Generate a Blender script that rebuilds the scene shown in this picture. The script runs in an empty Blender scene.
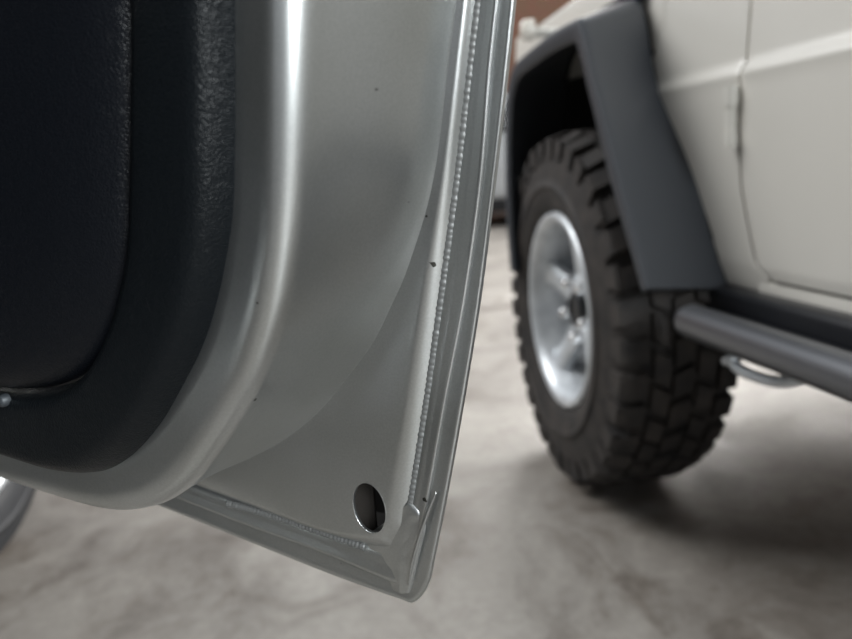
import bpy, bmesh, math, random
from mathutils import Vector, Matrix, noise
random.seed(4)
C = bpy.context.scene.collection
W_PX, H_PX, F_PX, CAM_H = 852, 639, 700.0, 0.68
# ---------------------------------------------------------------- camera
th, rho = math.radians(12.19), math.radians(4)
Fv = Vector((0, math.cos(th), -math.sin(th)))
r0 = Vector((1, 0, 0)); u0 = Vector((0, math.sin(th), math.cos(th)))
Rv = math.cos(rho)*r0 - math.sin(rho)*u0
Uv = math.sin(rho)*r0 + math.cos(rho)*u0
CP = Vector((0, 0, CAM_H))
cd = bpy.data.cameras.new('camera'); cam = bpy.data.objects.new('camera', cd); C.objects.link(cam)
M = Matrix((Rv, Uv, -Fv)).transposed().to_4x4(); M.translation = CP
cam.matrix_world = M
cd.sensor_width = 36; cd.lens = F_PX*36/W_PX; cd.clip_start = 0.02; cd.clip_end = 100
cd.dof.use_dof = True; cd.dof.focus_distance = 0.36; cd.dof.aperture_fstop = 5.8
sc = bpy.context.scene; sc.camera = cam
vs = sc.view_settings
vs.view_transform = 'Standard'; vs.look = 'None'; vs.gamma = 1; vs.use_curve_mapping = False; vs.exposure = -0.02
# ---------------------------------------------------------------- light
w = bpy.data.worlds.new('world'); sc.world = w; w.use_nodes = True
nt = w.node_tree; bg = nt.nodes['Background']
tc = nt.nodes.new('ShaderNodeTexCoord'); sp = nt.nodes.new('ShaderNodeSeparateXYZ'); cr = nt.nodes.new('ShaderNodeValToRGB')
nt.links.new(tc.outputs['Generated'], sp.inputs[0])
mp = nt.nodes.new('ShaderNodeMapRange'); mp.inputs[1].default_value = -1; mp.inputs[2].default_value = 1
nt.links.new(sp.outputs['Z'], mp.inputs[0]); nt.links.new(mp.outputs[0], cr.inputs[0]); nt.links.new(cr.outputs[0], bg.inputs[0])
e = cr.color_ramp.elements
e[0].position = 0.40; e[0].color = (0.10, 0.095, 0.09, 1)
e[1].position = 1.0; e[1].color = (0.50, 0.53, 0.57, 1)
k = e.new(0.5); k.color = (0.28, 0.287, 0.295, 1)
k = e.new(0.66); k.color = (0.62, 0.65, 0.70, 1)
bg.inputs[1].default_value = 1.0
def area(name, loc, target, sx, sy, power, col=(1, 1, 1)):
    l = bpy.data.lights.new(name, 'AREA'); l.shape = 'RECTANGLE'; l.size = sx; l.size_y = sy; l.energy = power; l.color = col
    o = bpy.data.objects.new(name, l); C.objects.link(o); o.location = loc
    l.spread = math.radians(140); o.rotation_euler = (Vector(target)-Vector(loc)).to_track_quat('-Z', 'Y').to_euler(); return o
area('doorway_light', (1.6, -2.5, 1.8), (0.1, 0.6, 0.9), 1.3, 1.8, 165, (0.93, 0.98, 1.0))      # open doorway behind the photographer
area('side_fill_light', (-3.0, 2.8, 4.4), (0.6, 1.3, 0.5), 3.5, 3.0, 155, (0.99, 0.99, 0.98))  # added fill from the left for the pale body side, no known opening
area('far_opening_light', (2.8, 6.5, 3.6), (0.6, 1.5, 0.0), 4, 2, 280, (1.0, 0.97, 0.93))

# ---------------------------------------------------------------- materials
def mat(name, col, rough=0.5, metal=0.0, coat=0.0, spec=0.5):
    m = bpy.data.materials.new(name); m.use_nodes = True
    b = m.node_tree.nodes['Principled BSDF']
    b.inputs['Base Color'].default_value = (*col, 1); b.inputs['Roughness'].default_value = rough
    b.inputs['Metallic'].default_value = metal; b.inputs['Coat Weight'].default_value = coat
    b.inputs['Coat Roughness'].default_value = 0.08; b.inputs['Specular IOR Level'].default_value = spec
    return m
def N(m, t, **kw):
    n = m.node_tree.nodes.new(t)
    for a, v in kw.items(): setattr(n, a, v)
    return n
def L(m, a, b): m.node_tree.links.new(a, b)
def noise_tex(m, scale, detail=4, rough=0.5, dist=0, space='Object', stretch=None):
    t = N(m, 'ShaderNodeTexCoord'); n = N(m, 'ShaderNodeTexNoise')
    n.inputs['Scale'].default_value = scale; n.inputs['Detail'].default_value = detail
    n.inputs['Roughness'].default_value = rough; n.inputs['Distortion'].default_value = dist
    if stretch:
        mpn = N(m, 'ShaderNodeMapping'); mpn.inputs['Scale'].default_value = stretch
        L(m, t.outputs[space], mpn.inputs[0]); L(m, mpn.outputs[0], n.inputs['Vector'])
    else: L(m, t.outputs[space], n.inputs['Vector'])
    return n
def ramp(m, src, stops):
    r = N(m, 'ShaderNodeValToRGB'); L(m, src, r.inputs[0]); el = r.color_ramp.elements
    while len(el) < len(stops): el.new(0.5)
    for q, (p, c) in zip(el, stops):
        q.position = p; q.color = (*c, 1) if len(c) == 3 else c
    return r
def mixc(m, fac, a, b, mode='MIX'):
    x = N(m, 'ShaderNodeMix', data_type='RGBA', blend_type=mode)
    for s, v in ((x.inputs[0], fac), (x.inputs[6], a), (x.inputs[7], b)):
        if hasattr(v, 'is_linked') or hasattr(v, 'links'): L(m, v, s)
        elif isinstance(v, (int, float)): s.default_value = v
        else: s.default_value = (*v, 1)
    return x.outputs[2]
def bump(m, src, strength, dist, prev=None):
    b = N(m, 'ShaderNodeBump'); b.inputs['Strength'].default_value = strength; b.inputs['Distance'].default_value = dist
    L(m, src, b.inputs['Height'])
    if prev: L(m, prev, b.inputs['Normal'])
    return b.outputs[0]
def P(m): return m.node_tree.nodes['Principled BSDF']

def silver_paint():
    m = mat('silver paint', (0.30, 0.31, 0.30), 0.29, 0.95, 0.3)
    b = P(m)
    n = noise_tex(m, 900, 2)
    base = ramp(m, n.outputs[0], [(0.35, (0.42, 0.432, 0.435)), (0.65, (0.46, 0.472, 0.475))])
    # sparse grime specks
    sp_ = noise_tex(m, 130, 2, 0.4); r = ramp(m, sp_.outputs[0], [(0.765, (0, 0, 0)), (0.785, (1, 1, 1))])
    c = mixc(m, r.outputs[0], base.outputs[0], (0.05, 0.05, 0.045))
    big = noise_tex(m, 14, 3); rb = ramp(m, big.outputs[0], [(0.35, (0.90, 0.90, 0.88)), (0.65, (1, 1, 1))])
    c = mixc(m, 1.0, c, rb.outputs[0], 'MULTIPLY')
    L(m, c, b.inputs['Base Color'])
    o = noise_tex(m, 420, 2)
    L(m, bump(m, o.outputs[0], 0.10, 0.0003), b.inputs['Normal'])
    return m
PAINT = silver_paint()
def leather(name, col):
    m = mat(name, col, 0.33, 0, 0, 0.12)
    v = N(m, 'ShaderNodeTexVoronoi', feature='DISTANCE_TO_EDGE'); v.inputs['Scale'].default_value = 620
    t = N(m, 'ShaderNodeTexCoord'); d = noise_tex(m, 260, 3)
    ad = N(m, 'ShaderNodeVectorMath', operation='MULTIPLY_ADD'); ad.inputs[1].default_value = (0.004,)*3
    L(m, d.outputs['Color'], ad.inputs[0]); L(m, t.outputs['Object'], ad.inputs[2])
    mp_ = N(m, 'ShaderNodeMapping'); mp_.inputs['Scale'].default_value = (1, 1, 0.8)
    L(m, ad.outputs[0], mp_.inputs[0]); L(m, mp_.outputs[0], v.inputs['Vector'])
    r = ramp(m, v.outputs[0], [(0.0, (0, 0, 0)), (0.22, (1, 1, 1))])
    b1 = bump(m, r.outputs[0], 0.4, 0.0003)
    wr = noise_tex(m, 190, 5, 0.6, 0.8)
    b2 = bump(m, wr.outputs[0], 0.5, 0.0006, b1)
    L(m, b2, P(m).inputs['Normal'])
    return m
LEATHER = leather('black leather', (0.0035, 0.0045, 0.0055))
PAD = leather('black leather pad', (0.003, 0.0036, 0.005))
SEALER = mat('painted seam sealer', (0.12, 0.122, 0.12), 0.48, 0.3)
DARKIN = mat('inside of door skin', (0.045, 0.042, 0.04), 0.6)
BODY = mat('pale sand body paint', (0.60, 0.585, 0.54), 0.35, 0, 0.4); P(BODY).inputs['Coat Roughness'].default_value = 0.18
n_ = noise_tex(BODY, 3, 3); r_ = ramp(BODY, n_.outputs[0], [(0.3, (0.67, 0.65, 0.60)), (0.7, (0.72, 0.70, 0.65))]); L(BODY, r_.outputs[0], P(BODY).inputs['Base Color'])
FLARE = mat('textured grey plastic', (0.042, 0.047, 0.056), 0.48)
n_ = noise_tex(FLARE, 500, 2); L(FLARE, bump(FLARE, n_.outputs[0], 0.2, 0.0005), P(FLARE).inputs['Normal'])
BLACK = mat('black plastic', (0.012, 0.013, 0.016), 0.35)
n_ = noise_tex(BLACK, 60, 2); L(BLACK, bump(BLACK, n_.outputs[0], 0.1, 0.0005), P(BLACK).inputs['Normal'])
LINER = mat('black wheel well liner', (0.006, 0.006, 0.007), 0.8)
n_ = noise_tex(LINER, 40, 2); L(LINER, bump(LINER, n_.outputs[0], 0.2, 0.002), P(LINER).inputs['Normal'])
STEPM = mat('satin grey steel', (0.12, 0.125, 0.135), 0.33, 0.6)
n_ = noise_tex(STEPM, 80, 2); L(STEPM, bump(STEPM, n_.outputs[0], 0.05, 0.001), P(STEPM).inputs['Normal'])
ALLOY = mat('silver alloy', (0.62, 0.65, 0.68), 0.40, 0.5)
n_ = noise_tex(ALLOY, 30, 3); r_ = ramp(ALLOY, n_.outputs[0], [(0.3, (0.52, 0.55, 0.58)), (0.7, (0.68, 0.71, 0.74))]); L(ALLOY, r_.outputs[0], P(ALLOY).inputs['Base Color'])
CHROME = mat('chrome', (0.85, 0.86, 0.87), 0.15, 1)
n_ = noise_tex(CHROME, 90, 2); L(CHROME, bump(CHROME, n_.outputs[0], 0.03, 0.001), P(CHROME).inputs['Normal'])
RUBBER = mat('dusty tyre rubber', (0.03, 0.027, 0.025), 0.75)
n_ = noise_tex(RUBBER, 22, 5, 0.6); r_ = ramp(RUBBER, n_.outputs[0], [(0.35, (0.011, 0.010, 0.010)), (0.7, (0.040, 0.033, 0.029))]); L(RUBBER, r_.outputs[0], P(RUBBER).inputs['Base Color'])
RUBBER2 = mat('grey tyre rubber', (0.035, 0.037, 0.042), 0.6)
n_ = noise_tex(RUBBER2, 30, 4); L(RUBBER2, bump(RUBBER2, n_.outputs[0], 0.2, 0.001), P(RUBBER2).inputs['Normal'])
GLASS = mat('dark tinted glass', (0.01, 0.012, 0.014), 0.05, 0, 0, 0.8)
n_ = noise_tex(GLASS, 2, 2); L(GLASS, bump(GLASS, n_.outputs[0], 0.01, 0.001), P(GLASS).inputs['Normal'])
LAMP = mat('frosted lamp lens', (0.85, 0.80, 0.72), 0.2)
n_ = noise_tex(LAMP, 200, 2); L(LAMP, bump(LAMP, n_.outputs[0], 0.2, 0.001), P(LAMP).inputs['Normal'])
WHITECAR = mat('light grey car paint', (0.55, 0.57, 0.58), 0.25, 0, 0.5)
n_ = noise_tex(WHITECAR, 4, 2); r_ = ramp(WHITECAR, n_.outputs[0], [(0.3, (0.52, 0.54, 0.55)), (0.7, (0.58, 0.6, 0.61))]); L(WHITECAR, r_.outputs[0], P(WHITECAR).inputs['Base Color'])
def concrete():
    m = mat('stained concrete', (0.3, 0.28, 0.26), 0.55); b = P(m)
    a = noise_tex(m, 1.6, 8, 0.62, 0.6); ra = ramp(m, a.outputs[0], [(0.32, (0.185, 0.165, 0.148)), (0.5, (0.315, 0.292, 0.265)), (0.68, (0.45, 0.425, 0.39))])
    s = noise_tex(m, 4.5, 6, 0.65, 1.2); rs = ramp(m, s.outputs[0], [(0.34, (0.52, 0.48, 0.45)), (0.52, (1, 1, 1))])
    c = mixc(m, 0.85, ra.outputs[0], rs.outputs[0], 'MULTIPLY')
    f_ = noise_tex(m, 45, 6, 0.7); rf = ramp(m, f_.outputs[0], [(0.3, (0.85, 0.85, 0.84)), (0.7, (1.08, 1.08, 1.08))])
    c = mixc(m, 1.0, c, rf.outputs[0], 'MULTIPLY')
    L(m, c, b.inputs['Base Color'])
    rr = ramp(m, s.outputs[0], [(0.3, (0.35,)*3), (0.7, (0.62,)*3)]); L(m, rr.outputs[0], b.inputs['Roughness'])
    L(m, bump(m, f_.outputs[0], 0.15, 0.002), b.inputs['Normal'])
    return m
def wall_paint():
    m = mat('red brown brick', (0.3, 0.15, 0.1), 0.8)
    t = N(m, 'ShaderNodeTexCoord'); br = N(m, 'ShaderNodeTexBrick'); br.inputs['Scale'].default_value = 4
    mp_ = N(m, 'ShaderNodeMapping'); mp_.inputs['Rotation'].default_value = (math.pi/2, 0, 0)
    L(m, t.outputs['Object'], mp_.inputs[0]); L(m, mp_.outputs[0], br.inputs['Vector'])
    br.inputs['Color1'].default_value = (0.42, 0.17, 0.11, 1); br.inputs['Color2'].default_value = (0.36, 0.20, 0.11, 1); br.inputs['Mortar'].default_value = (0.42, 0.3, 0.24, 1)
    L(m, br.outputs[0], P(m).inputs['Base Color']); return m

# ---------------------------------------------------------------- helpers
def link(name, bm, m, parent=None, smooth=True, angle=None):
    me = bpy.data.meshes.new(name)
    bmesh.ops.recalc_face_normals(bm, faces=bm.faces)
    bm.to_mesh(me); bm.free(); me.materials.append(m)
    for p in me.polygons: p.use_smooth = smooth
    if smooth and angle: me.set_sharp_from_angle(angle=math.radians(angle))
    o = bpy.data.objects.new(name, me); C.objects.link(o)
    if parent: o.parent = parent
    return o
def empty(name, loc=(0, 0, 0), parent=None):
    o = bpy.data.objects.new(name, None); C.objects.link(o); o.location = loc; o.empty_display_size = 0.1
    if parent: o.parent = parent
    return o
def tag(o, label, cat=None, group=None, kind=None):
    if label: o['label'] = label
    if cat: o['category'] = cat
    if group: o['group'] = group
    if kind: o['kind'] = kind
    return o
def catmull(pts, n):
    pts = [Vector(p) for p in pts]; k = len(pts)-1; out = []
    for i in range(n):
        x = k*i/(n-1); s = min(int(x), k-1); t = x-s
        p1, p2 = pts[s], pts[s+1]
        p0 = pts[s-1] if s > 0 else 2*p1-p2
        p3 = pts[s+2] if s+2 <= k else 2*p2-p1
        out.append(0.5*((2*p1)+(p2-p0)*t+(2*p0-5*p1+4*p2-p3)*t*t+(3*p1-p0-3*p2+p3)*t**3))
    return out
def loft(bm, rows, closed_u=False, closed_v=False):
    g = [[bm.verts.new(p) for p in r] for r in rows]
    for i in range(len(g) if closed_u else len(g)-1):
        a, b = g[i], g[(i+1) % len(g)]
        for j in range(len(a) if closed_v else len(a)-1):
            j2 = (j+1) % len(a)
            try: bm.faces.new((a[j], a[j2], b[j2], b[j]))
            except ValueError: pass
    return g
def box(bm, x0, x1, y0, y1, z0, z1, bev=0.0):
    t = bmesh.new(); bmesh.ops.create_cube(t, size=1)
    for v in t.verts: v.co = Vector(((x0+x1)/2+v.co.x*(x1-x0), (y0+y1)/2+v.co.y*(y1-y0), (z0+z1)/2+v.co.z*(z1-z0)))
    if bev: bmesh.ops.bevel(t, geom=t.edges[:], offset=bev, segments=2, affect='EDGES', profile=0.5)
    tm = bpy.data.meshes.new('tmp'); t.to_mesh(tm); t.free(); bm.from_mesh(tm); bpy.data.meshes.remove(tm)
def prism(bm, poly, y0, y1, bev=0.0):          # poly in (x, z), extruded along y
    t = bmesh.new()
    a = [t.verts.new((x, y0, z)) for x, z in poly]; b = [t.verts.new((x, y1, z)) for x, z in poly]
    t.faces.new(a); t.faces.new(b[::-1])
    for i in range(len(a)): t.faces.new((a[i], b[i], b[(i+1) % len(a)], a[(i+1) % len(a)]))
    bmesh.ops.recalc_face_normals(t, faces=t.faces)
    if bev: bmesh.ops.bevel(t, geom=t.edges[:], offset=bev, segments=3, affect='EDGES', profile=0.5)
    tm = bpy.data.meshes.new('tmp'); t.to_mesh(tm); t.free(); bm.from_mesh(tm); bpy.data.meshes.remove(tm)
def tube(bm, path, rad, n=16, caps=True, dome=False):
    path = [Vector(p) for p in path]; rows = []
    for i, p in enumerate(path):
        d = (path[min(i+1, len(path)-1)]-path[max(i-1, 0)]).normalized()
        up = Vector((0, 0, 1)) if abs(d.z) < 0.9 else Vector((1, 0, 0))
        a = d.cross(up).normalized(); b = a.cross(d)
        r = rad[i] if isinstance(rad, (list, tuple)) else rad
        rows.append([p+a*math.cos(2*math.pi*j/n)*r+b*math.sin(2*math.pi*j/n)*r for j in range(n)])
    g = loft(bm, rows, closed_v=True)
    if caps: bm.faces.new(g[0]); bm.faces.new(g[-1][::-1])
def lathe(bm, prof, n=64, y0=0.0, closed=False):       # prof (y, r): axis is local Y
    rows = [[Vector((r*math.cos(2*math.pi*j/n), y+y0, r*math.sin(2*math.pi*j/n))) for j in range(n)] for y, r in prof]
    loft(bm, rows, closed_u=closed, closed_v=True)

# ---------------------------------------------------------------- the setting
bm = bmesh.new(); box(bm, -9, 9, -5, 11, -0.2, 0)
tag(link('floor', bm, concrete(), smooth=False), None, kind='structure')
bm = bmesh.new(); box(bm, -5, 5, -5, 1.0, 3.0, 3.15)
bm2 = bmesh.new(); box(bm2, -3.7, -3.5, -5, 3.0, 0, 3.0)
WL = mat('dark wall render', (0.10, 0.095, 0.09), 0.85); n_ = noise_tex(WL, 3, 3); L(WL, bump(WL, n_.outputs[0], 0.1, 0.01), P(WL).inputs['Normal'])
tag(link('wall_left', bm2, WL, smooth=False), None, kind='structure')  # unseen garage wall, added dark so leather and paint reflect less light
CEIL = mat('grey ceiling board', (0.22, 0.21, 0.20), 0.8); n_ = noise_tex(CEIL, 3, 3); L(CEIL, bump(CEIL, n_.outputs[0], 0.1, 0.01), P(CEIL).inputs['Normal'])
tag(link('ceiling', bm, CEIL, smooth=False), None, kind='structure')  # unseen, added over the near half to keep sky light off it
bm = bmesh.new(); box(bm, -9, 9, 11, 11.25, 0, 4.2)
tag(link('wall_back', bm, wall_paint(), smooth=False), None, kind='structure')

# ---------------------------------------------------------------- CAR DOOR (local frame: x along the skin, y toward the viewer, z up)
ua = math.radians(60)
du = Vector((math.sin(ua), -math.cos(ua), 0)); dn = Vector((-math.cos(ua), -math.sin(ua), 0))
def ray(px, py): return Fv + Rv*((px-W_PX/2)/F_PX) - Uv*((py-H_PX/2)/F_PX)
DO = CP + ray(405, 600)*0.40
def D(px, py, d=0.0):       # a traced outline point laid on the door's own plane, d metres toward the cabin side
    r = ray(px, py); t = ((DO-CP).dot(dn)+d)/r.dot(dn); X = CP+r*t-DO
    return Vector((X.dot(du), d, X.z))
CAR0 = Vector((-0.825, 1.21, 0))
car = empty('silver_car', CAR0)
tag(car, 'silver car at the left whose open door with black leather trim fills the foreground', 'car')
door = empty('car_door', DO, car); door.matrix_parent_inverse = Matrix.Translation(-CAR0)
door.matrix_basis = Matrix(((du.x, dn.x, 0, DO.x), (du.y, dn.y, 0, DO.y), (du.z, dn.z, 1, DO.z), (0, 0, 0, 1)))
door['label'] = 'open silver door with rounded black leather card'
NS = 300
def contour(px, d):
    return [D(x, y, d) for x, y in px]
def cont(px, d, n=NS-18):
    c = catmull(contour(px, d), n)
    up = (c[0]-c[3]).normalized()*0.35; lf = (c[-1]-c[-4]).normalized()*0.30
    return [c[0]+up*(i/6)**2 for i in range(6, 0, -1)]+c+[c[-1]+lf*(i/12)**1.5 for i in range(1, 13)]
def lerp(a, b, t): return [x.lerp(y, t) for x, y in zip(a, b)]
def setd(c, d): return [Vector((p.x, d, p.z)) for p in c]
E_ = [(523,-80),(509,60),(495,180),(480,300),(464,400),(448,490),(434,560),(428,585),(415,602),(398,598),(330,574),(250,542),(165,508),(80,475),(0,444),(-120,398)]
H_ = [(509,-80),(493,60),(483,180),(466,300),(447,400),(431,490),(421,540),(416,560),(408,580),(394,580),(325,551),(247,523),(160,489),(80,458),(0,428),(-120,382)]
Fc = [(488,-80),(471,60),(457,180),(441,300),(427,400),(413,490),(409,514),(407,528),(400,541),(386,548),(330,534),(250,505),(160,471),(80,440),(0,410),(-120,364)]
G_ = [(478,-80),(461,60),(446,180),(425,300),(409,400),(395,480),(391,500),(388,514),(383,524),(375,529),(326,522),(246,492),(158,458),(80,428),(0,398),(-120,352)]
B_ = [(474,-80),(456,60),(440,180),(416,262),(397,306),(380,340),(355,374),(328,406),(300,430),(270,448),(235,462),(190,462),(130,440),(70,415),(0,388),(-120,342)]
Ec, Hc, Fcc, Gc, Bc = [cont(x, 0) for x in (E_, H_, Fc, G_, B_)]
# outer skin (hem folded round the edge)
bm = bmesh.new()
hem = [setd(lerp(Ec, Hc, t), d) for t, d in ((1.04, 0.0002), (0.97, 0.0004), (0.6, 0.0006), (0.28, 0.0012), (0.16, 0.0014), (0.07, 0.0010), (0.015, 0.0001), (0.0, -0.0012), (0.10, -0.0032), (0.6, -0.006))]
loft(bm, hem)
tag(link('outer_skin_hem', bm, PAINT, door), None)
bm = bmesh.new()
back = [setd(lerp(Ec, Hc, 0.6), -0.006), setd(lerp(Ec, Gc, 1.0), -0.018)]
cl = [Vector((-0.40, -0.020, p.z)) for p in Ec]
back += [setd(lerp(Gc, cl, t), -0.02-0.012*t) for t in (0.1, 0.4, 0.75, 1)]
loft(bm, back); link('outer_skin', bm, DARKIN, door)
# flange
bm = bmesh.new()
fl = [setd(lerp(Hc, Fcc, t), d) for t, d in ((-0.035, 0.0003), (-0.02, 0.0014), (0.01, 0.0023), (0.06, 0.0026), (0.18, 0.0024), (0.45, 0.0014), (0.55, 0.0013), (0.8, 0.0011), (0.93, 0.0004), (1.0, 0.0000))]
loft(bm, fl); link('flange_strip', bm, PAINT, door)
hc = D(369.5, 508); hw, hh = 0.0108, 0.0150
hc = (D(354,508,.0062)+D(385,508,.0062)+D(369,485,.0062)+D(369,531,.0062))/4
bm = bmesh.new()
NT = 70
rows = []
for i in range(NT+1):
    t = i/NT
    a = setd(Fcc, 0); r = []
    for j in range(NS):
        g, b = Gc[j], Bc[j]
        if t < 0.12:
            s = t/0.12; p = Fcc[j].lerp(g, s); d = 0.0062*(math.sin(s*math.pi/2)**0.9)
        else:
            s = (t-0.12)/0.88; p = g.lerp(b, s); d = 0.0062+0.0006*s
        r.append(Vector((p.x, d, p.z)))
    rows.append(r)
loft(bm, rows)
def q_el(v): return math.hypot((v.x-hc.x)/hw, (v.z-hc.z)/hh)
kill = [f for f in bm.faces if q_el(f.calc_center_median()) < 1.0]
bmesh.ops.delete(bm, geom=kill, context='FACES')
for v in bm.verts:
    if v.is_boundary and q_el(v.co) < 1.3 and abs(v.co.x-hc.x) < 0.02:
        a = math.atan2((v.co.z-hc.z)/hh, (v.co.x-hc.x)/hw); v.co.x = hc.x+math.cos(a)*hw; v.co.z = hc.z+math.sin(a)*hh
link('corner_plate', bm, PAINT, door)
bm = bmesh.new()
rr = []
for k_, d in ((1.04, 0.0062), (1.015, 0.0065), (0.995, 0.0063), (0.985, 0.0058), (0.985, 0.0045)):
    rr.append([Vector((hc.x+k_*hw*math.cos(a), d, hc.z+k_*hh*math.sin(a))) for a in [2*math.pi*i/64 for i in range(64)]])
loft(bm, rr, closed_v=True); tag(link('drain_hole_rim', bm, PAINT, door), None)
# return flange seen inside the hole
bm = bmesh.new(); box(bm, hc.x-0.040, hc.x-0.0068, -0.010, -0.0085, hc.z-0.028, hc.z+0.028, 0.0004)
link('inner_stiffener', bm, mat('primer brown', (0.035, 0.03, 0.026), 0.7), door)
# inner panel: side wall rising from the corner plate to the trim face
L8 = [(298,-80),(298,20),(297,110),(296,180),(293,235),(286,290),(276,335),(263,375),(244,412),(221,450),(196,484),(164,506),(122,513),(66,500),(0,478),(-120,430)]
L11 = [(240,-80),(240,20),(240,110),(239,170),(237,215),(231,255),(222,300),(208,345),(188,385),(165,423),(136,452),(108,462),(78,459),(40,448),(0,436),(-120,390)]
C8 = cont(L8, 0.078); C11 = cont(L11, 0.083)
def wallp(t):                        # between B (d .006) and L8 (d .078)
    return lerp(setd(Bc, 0.0068), C8, t)
FACE = 0.0852
cols = []
for j in range(NS):
    Bp = Vector((Bc[j].x, 0.0068, Bc[j].z)); K = Vector((C8[j].x, FACE, C8[j].z)); F11 = Vector((C11[j].x, FACE, C11[j].z))
    W = Bp.lerp(K, 0.84); Fp = K.lerp(F11, 0.50); c = []
    dirn = Vector((Bp.x-K.x, 0, Bp.z-K.z)); dirn = dirn.normalized() if dirn.length > 1e-6 else Vector((1, 0, 0))
    for i in range(33):
        t = i/32; p = Bp.lerp(W, t)
        bow = 0.0016*math.sin(math.pi*min(1, t)**0.7)**2+0.00022*(1/(1+math.exp(-(t-0.20)*160)))*(1-t)
        c.append(p+dirn*bow)
    for i in range(1, 25):
        t = i/24; c.append(W*(1-t)**2+K*(2*t*(1-t))+Fp*t*t)
    for t in (0.65, 0.8, 1.0, 1.15): q = K.lerp(F11, t); c.append(q if t < 1.1 else Vector((q.x, 0.083, q.z)))
    cols.append(c)
rows = [[c[i] for c in cols] for i in range(len(cols[0]))]
bm = bmesh.new(); loft(bm, rows); link('inner_panel', bm, PAINT, door)
# the seam sealer beads
bead = cont([(x, y) for x, y in Fc[:7]]+[(408, 520)], 0.0)
def bead_tube(name, p0, p1, r, pitch, amp=0.2):
    pts = p0; L_ = [0]
    for a, b in zip(pts, pts[1:]): L_.append(L_[-1]+(b-a).length)
    n = int(L_[-1]/0.0006); path = []; rad = []; j = 0
    for i in range(n):
        s = L_[-1]*i/n
        while L_[j+1] < s: j += 1
        q = pts[j].lerp(pts[j+1], (s-L_[j])/(L_[j+1]-L_[j]+1e-9))
        ph = s/pitch+0.35*noise.noise(Vector((s*150, 0, 3)))
        rad.append(r*(0.88+amp*abs(math.sin(math.pi*ph))+0.14*noise.noise(Vector((s*300, 1, 0)))))
        path.append(Vector((q.x+0.0003*noise.noise(Vector((s*200, 9, 0))), p1, q.z)))
    b = bmesh.new(); tube(b, path, rad, 10)
    return link(name, b, SEALER, door)
pb = [D(x-0.5, y, 0) for x, y in Fc[:7]]
pb = catmull(pb, 200)
tag(bead_tube('seam_sealer_bead', pb, -0.0008, 0.0027, 0.0032, 0.15), 'rippled bead of seam sealer running down the door edge')
pb2 = catmull([D(x, y, 0) for x, y in ((228,503),(262,512),(300,524),(335,536),(366,547))], 80)
tag(bead_tube('bottom_sealer_bead', pb2, 0.0000, 0.0024, 0.0026, 0.25), 'short rippled sealer bead along the door bottom')
# brushed sealer smear in the corner
bm = bmesh.new()
sm = [[D(x, y, d) for x, y in row] for row, d in (([(409,500),(419,508),(426,525),(421,550),(411,592)], 0.0004), ([(407,504),(415,512),(421,527),(417,550),(407,593)], 0.0022), ([(398,512),(402,522),(406,540),(405,562),(402,594)], 0.0026), ([(388,520),(391,534),(394,552),(397,572),(398,592)], 0.0026), ([(366,536),(366,546),(374,558),(384,574),(392,590)], 0.0002))]
rows = [catmull(r, 24) for r in sm]
rows = list(map(list, zip(*[catmull([r[j] for r in rows], 14) for j in range(24)])))
for r in rows:
    for v in r: v.y += 0.0005*noise.noise(Vector((v.x*260, 0, v.z*180)))
loft(bm, rows); tag(link('corner_sealer', bm, PAINT, door), 'brushed smear of sealer in the bottom corner')
bm = bmesh.new(); tube(bm, catmull([D(436,492,0.003), D(428,512,.0036), D(420,535,.004), D(413,560,.004), D(408,585,.0036)], 30), [0.0004+0.0007*math.sin(math.pi*i/29)**0.7 for i in range(30)], 8)
link('hem_fold_end', bm, PAINT, door)

# leather door card
K1 = [(240,-80),(240,20),(240,110),(239,170),(237,212),(231,255),(221,300),(206,345),(186,385),(164,423),(138,453),(108,470),(74,469),(38,459),(0,445),(-120,398)]
K2 = [(x-5, y) for x, y in [(129,-80),(129,20),(129,90),(129,150),(128,200),(127,235),(122,275),(113,312),(101,345),(86,371),(66,389),(42,397),(20,398),(0,396),(-40,388),(-120,370)]]
cK1 = cont(K1, 0.083); cK2 = cont(K2, 0.0995)
rows = [setd(cK1, 0.083)]
cc = setd(cK1, 0.0)
for t, d in ((0.02,.0865),(0.05,.0905),(0.09,.0940),(0.14,.0968),(0.20,.0985),(0.30,.0992),(0.5,.0995),(0.7,.0996),(0.86,.0994),(0.94,.0985),(0.985,.0955),(1.0,.089),(1.04,.087)):
    s = t; rr = []
    for a, b in zip(cK1, cK2):
        p = a.lerp(b, s); rr.append(Vector((p.x, d+0.0006*noise.noise(Vector((p.x*30, 5, p.z*30))), p.z)))
    rows.append(rr)
bm = bmesh.new(); loft(bm, rows); card = tag(link('leather_door_card', bm, LEATHER, door), None)
P1 = [(x-4, y) for x, y in [(126,-80),(126,20),(126,90),(126,150),(125,200),(124,235),(119,273),(110,309),(98,341),(83,366),(64,383),(41,391),(20,392),(0,390),(-40,382),(-120,364)]]
cP = cont(P1, 0.0995)
ctr = [Vector((cP[-1].x-0.05+0.0*p.x, 0, max(p.z, D(0,380,.1).z+0.05))) for p in cP]
c2 = D(20, 300, 0.1)
rows = [setd(cP, .086)]
for t, d in ((0.0,.091),(0.012,.0965),(0.035,.1015),(0.07,.1062),(0.12,.1105),(0.18,.1138),(0.26,.1163),(0.4,.118),(0.6,.119),(0.8,.1195),(1.0,.12)):
    rows.append([Vector((p.x+(c.x-p.x)*t, d, p.z+(c.z-p.z)*t)) for p, c in zip(cP, ctr)])
bm = bmesh.new(); loft(bm, rows); tag(link('padded_leather_insert', bm, PAD, door), 'raised padded black leather insert')
bm = bmesh.new()
st = catmull([D(x, y, 0.1) for x, y in ((-40,352),(-20,357),(-6,364),(4,374),(10,385))], 20)
tube(bm, st, [0.0006+0.0016*math.sin(math.pi*i/19) for i in range(20)], 8)
link('pull_strap_end', bm, BLACK, door)
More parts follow.
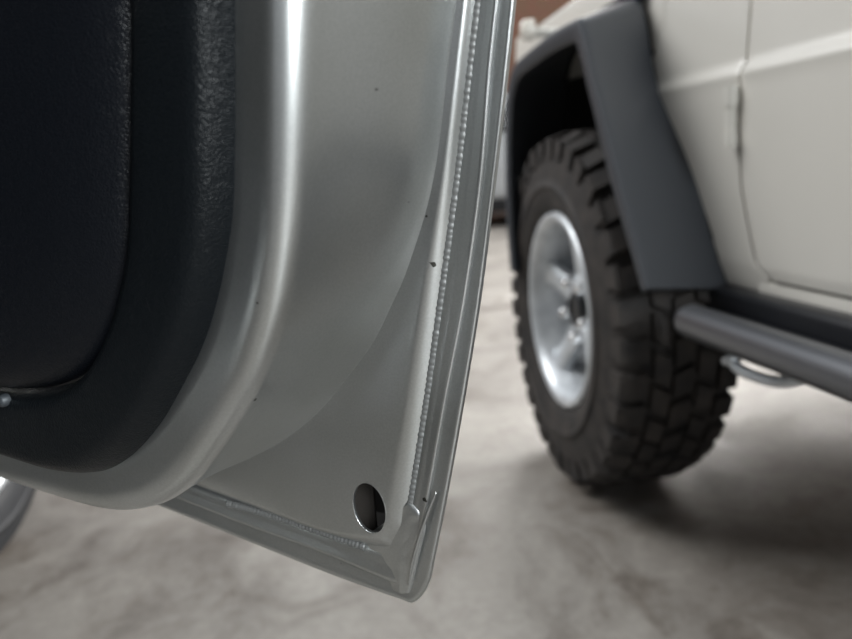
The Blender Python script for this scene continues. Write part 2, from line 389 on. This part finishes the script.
# fastener at card edge
bm = bmesh.new(); p = D(2, 401, 0.1005)
lathe(bm, [(0.002, 0.0001), (0.0018, 0.0022), (0.0008, 0.0034), (-0.003, 0.0036)], 20)
o = link('trim_screw', bm, mat('dull dark steel', (0.03, 0.035, 0.04), 0.5, 0.3), door); o.location = p

# ---------------------------------------------------------------- OFF ROAD VEHICLE (local: x = p forward, y = q outward, z up)
ja = math.radians(10.58)
JO = Vector((0.3084, 1.3755, 0))
jx = Vector((-math.sin(ja), math.cos(ja), 0)); jy = Vector((-jx.y, jx.x, 0))
jeep = empty('off_road_vehicle', JO)
jeep.matrix_world = Matrix(((jx.x, jy.x, 0, JO.x), (jx.y, jy.y, 0, JO.y), (0, 0, 1, 0), (0, 0, 0, 1)))
tag(jeep, 'pale sand off-road vehicle with dark grey fender flare and chunky front tyre', 'car')
# wheel
WC = (0.083, 0.0155, 0.365)
def make_wheel(parent, loc, rz, R=0.372, width=0.285, tread=True, rub=RUBBER, label=None, name='front_wheel', rimr=0.212):
    wh = empty(name, loc, parent); wh.rotation_euler = (0, 0, rz)
    k = R/0.372; bm = bmesh.new()
    wk = width/0.285; prof = [(-0.02, rimr-0.004), (-0.004, rimr+0.004), (0.006, rimr+0.018), (0.012, rimr+0.045), (0.0125, rimr+0.05), (0.0155, rimr+0.051), (0.0155, rimr+0.058), (0.012, rimr+0.060),
            (0.011, R-0.085), (0.006, R-0.062), (0.004, R-0.045), (-0.004, R-0.030), (-0.018, R-0.018), (-0.045, R-0.014), (-width/2, R-0.012)]
    back_ = [(-width-y, r) for y, r in prof[:-1]][::-1]
    lathe(bm, prof+back_, 96); link('tyre', bm, rub, wh)
    bm = bmesh.new()
    if tread:
        nb = 36
        for i in range(nb):
            for row, (y0, y1) in enumerate(((0.002, -0.052*wk), (-0.066*wk, -0.108*wk), (-0.118*wk, -0.165*wk), (-0.175*wk, -0.217*wk), (-0.232*wk, -0.287*wk))):
                a = 2*math.pi*(i+(0.5 if row % 2 else 0))/nb+random.uniform(-.01, .01)
                dl = (0.051 if row in (0, 4) else 0.057)*random.uniform(.85, 1.05); sk = (0.25, -0.35, 0.3, -0.3, -0.2)[row]*0.06
                vs_ = []
                for (y, rr_) in ((y0, 0), (y1, 0), (y0, 1), (y1, 1)):
                    for s in (-1, 1):
                        h0 = R-0.022; h1 = R
                        if row == 0 and y == y0: h0 = R-0.05; h1 = R-0.012 if i % 2 else R-0.016; y_ = y+(0.006 if i % 2 else 0.0)
                        elif row == 4 and y == y1: h0 = R-0.05; h1 = R-0.014; y_ = y
                        else: y_ = y
                        ang = a+(s*dl*(0.5 if rr_ == 0 else 0.42)+(sk if y == y0 else -sk)*0.35)/R
                        rad = h1 if rr_ else h0
                        vs_.append(bm.verts.new((rad*math.cos(ang), y_, rad*math.sin(ang))))
                a0, a1, b0, b1, c0, c1, d0, d1 = vs_
                for f in ((c0, c1, d1, d0), (a0, a1, c1, c0), (b0, d0, d1, b1), (a0, c0, d0, b0), (a1, b1, d1, c1)): bm.faces.new(f)
                if row == 0:      # side biter down the shoulder
                    pass
        for i in range(nb):
            a = 2*math.pi*i/nb
            for s_ in ((0.0,),):
                vs_ = []
                for rad, y in ((R-0.014, 0.006), (R-0.052, 0.0085)):
                    for s in (-1, 1):
                        for dy in (0, -0.012):
                            ang = a+s*0.017/R*(1.25 if rad > R-0.02 else 0.9)
                            vs_.append(bm.verts.new((rad*math.cos(ang), y+dy+(0.001 if dy == 0 else 0), rad*math.sin(ang))))
                v = vs_
                for f in ((v[0], v[2], v[6], v[4]), (v[0], v[1], v[3], v[2]), (v[4], v[6], v[7], v[5]), (v[0], v[4], v[5], v[1]), (v[2], v[3], v[7], v[6])): bm.faces.new(f)
        tag(link('tread_lugs', bm, rub, wh, smooth=False), 'chunky off-road tread lugs')
    else:
        for yy in (-0.04, -0.09, -0.14):
            lathe(bm, [(yy, R-0.014), (yy-0.004, R-0.002), (yy-0.032, R-0.002), (yy-0.036, R-0.014)], 96)
        link('tread_ribs', bm, rub, wh)
    # rim shell
    bm = bmesh.new()
    lathe(bm, [(-0.035, rimr-0.002), (-0.010, rimr+0.002), (0.001, rimr-0.001), (0.003, rimr-0.008), (0.000, rimr-0.014), (-0.006, rimr-0.020), (-0.014, rimr-0.023), (-0.03, rimr-0.030), (-0.10, rimr-0.038), (-0.18, rimr-0.040), (-0.19, rimr-0.06)], 72)
    link('rim_barrel', bm, ALLOY, wh)
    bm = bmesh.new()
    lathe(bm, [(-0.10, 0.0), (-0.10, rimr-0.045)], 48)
    link('spoke_shadow_disc', bm, LINER, wh).name = 'spoke_shade_disc'  # flat black disc standing in for the shade behind the spokes
    bm = bmesh.new()
    hubd = -0.052
    lathe(bm, [(hubd-0.03, 0.086), (hubd-0.012, 0.084), (hubd-0.002, 0.074), (hubd, 0.06), (hubd, 0.046), (hubd-0.002, 0.040), (hubd-0.03, 0.038)], 48)
    link('hub_plate', bm, ALLOY, wh)
    for i in range(5):
        a = 2*math.pi*i/5+0.32; ca, sa = math.cos(a), math.sin(a)
        bm = bmesh.new(); secs = []
        for rr_, wdt, yf, dep in ((0.060, 0.034, hubd-0.001, 0.030), (0.085, 0.028, hubd+0.002, 0.026), (0.13, 0.024, hubd+0.010, 0.024), (0.165, 0.028, hubd+0.018, 0.024), (rimr-0.022, 0.044, hubd+0.028, 0.022)):
            sec = []
            for tx, ty in ((-1, -1), (-1, -0.25), (-0.72, 0), (0.72, 0), (1, -0.25), (1, -1)):
                t_ = tx*wdt; sec.append(Vector((rr_*ca-t_*sa, yf+ty*dep if ty else yf, rr_*sa+t_*ca)))
            secs.append(sec)
        loft(bm, secs, closed_v=True); tag(link('spoke', bm, ALLOY, wh, angle=40), None)
        a += math.pi/5; bm = bmesh.new()
        lathe(bm, [(hubd-0.004, 0.0125), (hubd+0.018, 0.0120), (hubd+0.024, 0.008), (hubd+0.026, 0.0001)], 12)
        o = link('lug_nut', bm, CHROME, wh, angle=40); o.location = (0.062*math.cos(a), 0, 0.062*math.sin(a))
    bm = bmesh.new(); lathe(bm, [(hubd-0.02, 0.039), (hubd+0.012, 0.037), (hubd+0.016, 0.030), (hubd+0.010, 0.028), (hubd+0.010, 0.0001)], 32)
    tag(link('centre_cap', bm, BLACK, wh, angle=40), 'black centre cap')
    return wh
make_wheel(jeep, WC, math.radians(-3.8), R=0.368, width=0.203, rimr=0.207)
make_wheel(jeep, (0.08, -1.58, 0.365), math.radians(180), R=0.368, width=0.19, rimr=0.207)

# flare: outer lip, inner lip and the edge on the body
def rnd(poly, n=40, r=0.5): return catmull(poly, n)
FO = [(.335,.42),(.345,.55),(.335,.70),(.31,.82),(.275,.868),(.235,.888),(.15,.900),(.03,.910),(-.075,.912),(-.105,.907),(-.125,.882),(-.165,.80),(-.25,.64),(-.336,.480)]
FI = [(.310,.42),(.318,.55),(.306,.69),(.282,.795),(.255,.838),(.22,.858),(.14,.868),(.04,.876),(-.055,.878),(-.082,.872),(-.097,.85),(-.136,.775),(-.22,.62),(-.315,.470)]
FB = [(.44,.42),(.44,.55),(.43,.72),(.40,.86),(.36,.925),(.30,.955),(.20,.965),(.12,.968),(.03,.968),(.0,.955),(-.02,.92),(-.066,.80),(-.188,.64),(-.290,.456)]
def v3(poly, q, n=90): return catmull([Vector((x, q, z)) for x, z in poly], n)
o_, i_, b_ = v3(FO, 0.03), v3(FI, 0.028), v3(FB, -0.135)
def mix3(a, b, t, dq=0): return [Vector((p.x+(q.x-p.x)*t, p.y+(q.y-p.y)*t+dq, p.z+(q.z-p.z)*t)) for p, q in zip(a, b)]
ib = [Vector((0.07+(p.x-0.07)*0.955, -0.137, 0.42+(p.z-0.42)*0.955)) for p in b_]
rows = [b_, mix3(b_, o_, 0.06), mix3(b_, o_, 0.5, 0.004), mix3(b_, o_, 0.90, 0.003), mix3(b_, o_, 0.965, 0.003), mix3(o_, i_, 0.06, 0.004), mix3(o_, i_, 0.25, 0.006), mix3(o_, i_, 0.8, 0.005), mix3(o_, i_, 0.97, 0.002), i_, mix3(i_, ib, 0.05), ib]
bm = bmesh.new(); loft(bm, rows)
g = loft(bm, [[r[-1] for r in rows[:6]], [r[-1] for r in rows[6:][::-1]]])
g = loft(bm, [[r[0] for r in rows[:6]], [r[0] for r in rows[6:][::-1]]])
bmesh.ops.remove_doubles(bm, verts=bm.verts, dist=1e-5)
tag(link('fender_flare', bm, FLARE, jeep, angle=50), 'dark grey textured plastic fender flare')
# wheel well liner
bm = bmesh.new()
wl = [Vector(p) for p in ib]; wl2 = [Vector((p.x, -0.55, p.z)) for p in wl]
loft(bm, [wl, wl2]); bm.faces.new([bm.verts.new(p) for p in wl2])
link('wheel_well_liner', bm, LINER, jeep)
# axle and shock
bm = bmesh.new(); tube(bm, [(0.105, -0.10, 0.368), (0.105, -1.30, 0.368)], 0.04, 20); link('front_axle', bm, BLACK, jeep)
bm = bmesh.new(); tube(bm, [(0.16, -0.36, 0.34), (0.20, -0.42, 0.88)], 0.028, 16); link('shock_absorber', bm, BLACK, jeep)

# body side profile (q as a function of z)
def qz(z):
    t = [(0.45, -0.146), (0.465, -0.137), (0.50, -0.131), (0.70, -0.129), (0.776, -0.129), (0.784, -0.1275), (0.792, -0.131), (0.802, -0.1385), (0.83, -0.1405), (1.00, -0.150), (1.16, -0.165)]
    for (a, qa), (b, qb) in zip(t, t[1:]):
        if z <= b: return qa+(qb-qa)*(z-a)/(b-a)
    return t[-1][1]
ZS = [0.485, 0.487, 0.490, 0.495, 0.50, 0.506, 0.512, 0.53, 0.57, 0.62, 0.70, 0.76, 0.776, 0.781, 0.785, 0.79, 0.796, 0.802, 0.812, 0.85, 0.90, 0.948, 0.953, 1.0, 1.08, 1.16]
def panel(name, zs, front, rear, off, m, label=None, n=14):
    rows = []
    for z in zs:
        a, b = front(z), rear(z); r = [Vector((a, qz(z)+off-0.012, z)), Vector((a, qz(z)+off-0.003, z)), Vector((a+(b-a)*0.004, qz(z)+off-0.0006, z))]
        r += [Vector((a+(b-a)*(0.012+0.976*i/n), qz(z)+off, z)) for i in range(n+1)]
        r += [Vector((a+(b-a)*0.996, qz(z)+off-0.0006, z)), Vector((b, qz(z)+off-0.003, z)), Vector((b, qz(z)+off-0.012, z))]
        rows.append(r)
    e0 = [Vector((p.x, p.y-0.012, p.z)) for p in rows[0]]; e1 = [Vector((p.x, p.y-0.012, p.z)) for p in rows[-1]]
    bm = bmesh.new(); loft(bm, [e0]+rows+[e1]); o = link(name, bm, m, jeep, angle=45)
    if label: o['label'] = label
    return o
def dfront(z):        # leading edge of the door with a swept lower corner
    if z > 0.66: return -0.318
    return -0.318-0.047*((0.66-z)/0.157)**1.3-0.022*max(0, (0.512-z)/0.027)**2
panel('front_door', ZS, dfront, lambda z: -1.32, 0.0035, BODY)
panel('cowl_panel', [0.455, 0.465, 0.475]+ZS, lambda z: -0.268+(z-0.45)*0.6 if z < 0.80 else (-0.03 if z < 0.9 else -0.072), lambda z: -0.312 if z > 0.66 else (dfront(max(z, 0.486))+0.006), 0.0, BODY)
zf = [0.865, 0.89, 0.92, 0.948, 0.97, 1.0, 1.02, 1.03]
panel('front_fender', zf, lambda z: 0.78, lambda z: -0.062, -0.004, BODY)
bm = bmesh.new(); box(bm, -1.40, -0.36, -0.165, -0.135, 0.452, 0.480, 0.004); link('rocker_panel', bm, BODY, jeep)
bm = bmesh.new(); box(bm, -2.3, -1.327, -0.60, -0.131, 0.46, 1.16, 0.01); link('rear_quarter_panel', bm, BODY, jeep)
bm = bmesh.new(); box(bm, -2.3, -0.26, -1.45, -0.150, 0.47, 1.155, 0.01); link('body_tub', bm, BODY, jeep)
bm = bmesh.new()
hp = [(0.80, 0.92), (0.78, 1.00), (0.55, 1.035), (0.2, 1.05), (-0.02, 1.06), (-0.02, 0.90)]
prism(bm, hp, -1.44, -0.155, 0.012); link('hood', bm, BODY, jeep)
bm = bmesh.new(); box(bm, 0.45, 0.82, -1.44, -0.16, 0.55, 0.93, 0.02); link('grille_body', bm, BODY, jeep)
bm = bmesh.new(); prism(bm, [(-0.02, 0.93), (-0.02, 1.13), (-0.32, 1.15), (-0.32, 0.93)], -1.44, -0.158, 0.008); link('cowl_top', bm, BODY, jeep)
for a, b in (((-0.12, -0.185, 1.15), (-0.35, -0.26, 1.66)), ((-1.33, -0.19, 1.15), (-1.33, -0.26, 1.66)), ((-2.22, -0.20, 1.15), (-2.2, -0.27, 1.66)), ((-0.12, -1.41, 1.15), (-0.35, -1.34, 1.66))):
    bm = bmesh.new(); tube(bm, [a, b], 0.032, 10); link('roof_pillar', bm, BODY, jeep)
bm = bmesh.new(); box(bm, -2.25, -0.33, -1.36, -0.24, 1.64, 1.70, 0.025); link('roof', bm, BLACK, jeep)
bm = bmesh.new(); bm.faces.new([bm.verts.new(p) for p in ((-0.20, -0.195, 1.15), (-1.30, -0.195, 1.15), (-1.30, -0.262, 1.65), (-0.40, -0.262, 1.65))]); link('side_window', bm, GLASS, jeep)
bm = bmesh.new(); bm.faces.new([bm.verts.new(p) for p in ((-0.12, -0.20, 1.15), (-0.35, -0.27, 1.65), (-0.35, -1.33, 1.65), (-0.12, -1.40, 1.15))]); link('windscreen', bm, GLASS, jeep)
# door hinge
bm = bmesh.new()
tube(bm, [(-0.312, -0.1165, 0.684), (-0.312, -0.1165, 0.764)], 0.0088, 14)
tube(bm, [(-0.312, -0.1165, 0.739), (-0.312, -0.1165, 0.768)], 0.0112, 14)
tube(bm, [(-0.312, -0.1165, 0.680), (-0.312, -0.1165, 0.700)], 0.0112, 14)
h_ = link('door_hinge', bm, BODY, jeep, angle=40)
# marker lamp
bm = bmesh.new(); lathe(bm, [(0.02, 0.0001), (0.018, 0.010), (0.010, 0.017), (-0.02, 0.018)], 24)
for v in bm.verts: v.co *= 0.8; v.co.z *= 1.7
o = link('marker_lamp', bm, LAMP, jeep); o.location = (0.33, -0.03, 0.972); o['label'] = 'white marker lamp at the front of the fender'
bm = bmesh.new(); tube(bm, [(0.33, -0.03, 0.968), (0.33, -0.16, 0.96)], 0.012, 12); link('lamp_stalk', bm, BODY, jeep)
bm = bmesh.new(); tube(bm, [p+Vector((0, -0.004, 0.006)) for p in b_[30:62]], 0.009, 10); link('flare_gap_shade', bm, BLACK, jeep)  # black tube standing in for the dark gap between flare and fender
# sill, step
bm = bmesh.new(); box(bm, -1.9, -0.262, -0.165, -0.103, 0.405, 0.462, 0.010); tag(link('sill_cladding', bm, BLACK, jeep), 'glossy black sill cladding under the door')
bm = bmesh.new(); box(bm, -1.9, -0.30, -0.10, -0.03, 0.418, 0.430, 0.004); link('step_plate', bm, BLACK, jeep)
bm = bmesh.new()
pth = [(-0.384, 0, .438), (-0.386, 0, .438), (-0.390, 0, .438), (-0.396, 0, .438), (-0.40, 0, .438), (-1.9, 0, .438)]
tube(bm, pth, [0.010, 0.017, 0.021, 0.0235, 0.0245, 0.0245], 28); tag(link('side_step_tube', bm, STEPM, jeep, angle=60), 'satin grey tubular side step')
for x in (-0.62, -1.5):
    bm = bmesh.new(); box(bm, x-0.03, x+0.03, -0.30, -0.01, 0.405, 0.417, 0.003); link('step_bracket', bm, BLACK, jeep)
bm = bmesh.new(); tube(bm, catmull([(-0.452, -0.03, .394), (-0.462, -0.03, .384), (-0.49, -0.03, .380), (-0.54, -0.04, .382), (-0.58, -0.06, .40)], 24), [0.014]*4+[0.008]*20, 14)
tag(link('steel_hook', bm, ALLOY, jeep), 'small bright steel hook under the side step')
bm = bmesh.new(); box(bm, -2.3, 0.75, -1.0, -0.9, 0.40, 0.47, 0.01); box(bm, -2.3, 0.75, -0.62, -0.52, 0.40, 0.47, 0.01); link('chassis_rail', bm, BLACK, jeep)

# ---------------------------------------------------------------- second wheel at lower left
wl_ = make_wheel(car, (0, 0, 0.33), math.radians(-86), R=0.33, width=0.20, tread=False, rub=RUBBER2, rimr=0.195)
wl_['label'] = 'dark front tyre with pale rim'
# the rest of the silver car stands left of the frame: x across, y ahead, in the car's own frame
def cbox(name, m, *a, bev=0.02):
    bm = bmesh.new(); box(bm, *a, bev); return link(name, bm, m, car)
bm = bmesh.new()
fp = [(-0.50, 0.42), (-0.50, 1.12), (0.35, 1.05), (0.62, 0.95), (0.66, 0.55), (0.42, 0.50)]
arch = [(0.40*math.cos(a), 0.34+0.40*math.sin(a)) for a in [math.pi*(0.10+0.80*i/12) for i in range(13)]]
t_ = fp[:1][::-1]
poly = [(-0.50, 0.42), (-0.50, 1.12), (0.35, 1.05), (0.62, 0.95), (0.66, 0.50)]+arch
prism(bm, [(y, z) for y, z in poly], 0, 0.06, 0.0)
for v in bm.verts: v.co = Vector((-v.co.y+0.02, v.co.x, v.co.z))
link('front_fender', bm, PAINT, car, smooth=False)
cbox('hood', PAINT, -1.5, -0.04, -0.50, 0.62, 1.00, 1.10)
cbox('wheel_well', LINER, -1.3, -0.26, -0.50, 0.60, 0.40, 1.0)
cbox('sill', PAINT, -0.16, 0.0, -1.60, -0.50, 0.34, 0.44)
cbox('cabin_floor', LINER, -1.5, -0.16, -1.60, -0.50, 0.36, 0.42)
cbox('seat', LEATHER, -0.70, -0.18, -1.50, -0.95, 0.42, 0.72, bev=0.06)
cbox('backrest', LEATHER, -0.70, -0.18, -1.62, -1.46, 0.60, 1.35, bev=0.06)
cbox('dashboard', LEATHER, -1.45, -0.10, -0.62, -0.35, 0.70, 1.12, bev=0.05)
cbox('centre_pillar', LINER, -0.10, 0.004, -1.72, -1.60, 0.36, 1.75)
cbox('rear_shade_panel', LINER, -1.5, 0.004, -1.74, -1.66, 0.36, 1.17)  # unseen black panel, added to keep a bright reflection off the door paint
cbox('roof', LINER, -1.42, -0.08, -1.74, -0.80, 1.72, 1.78)
cbox('far_side', LINER, -1.52, -1.46, -1.70, -0.50, 0.40, 1.75)

# ---------------------------------------------------------------- far parked car
pc = empty('parked_car', (0.05, 7.6, 0)); tag(pc, 'light grey car parked far off behind the off-road vehicle', 'car')
bm = bmesh.new()
prism(bm, [(-2.1, .30), (-2.15, .60), (-2.0, .85), (-1.1, .98), (-0.5, 1.40), (0.9, 1.42), (1.6, 1.0), (2.05, .92), (2.1, .55), (2.05, .30)], 0.0, 1.7, 0.06)
link('body', bm, WHITECAR, pc, angle=40)
bm = bmesh.new(); prism(bm, [(-0.95, .99), (-0.45, 1.34), (0.85, 1.36), (1.4, 1.0)], -0.01, 0.05, 0.0); link('side_window', bm, GLASS, pc, smooth=False)
bm = bmesh.new(); box(bm, -1.9, 1.9, 0.06, 1.6, 0.16, 0.34, 0.02); link('underbody', bm, BLACK, pc)
for x in (-1.3, 1.25):
    for y in (-0.01, 1.5):
        bm = bmesh.new(); lathe(bm, [(0, 0.0001), (0, 0.19), (-0.01, 0.20), (-0.01, 0.30), (0.02, 0.32), (0.19, 0.32), (0.21, 0.29), (0.21, 0.0001)], 40)
        o = link('wheel', bm, RUBBER2, pc, angle=40); o.location = (x, y, 0.32)
        bm = bmesh.new(); lathe(bm, [(-0.012, 0.0001), (-0.014, 0.17), (0.0, 0.195)], 32)
        o2 = link('wheel_cover', bm, ALLOY, o)
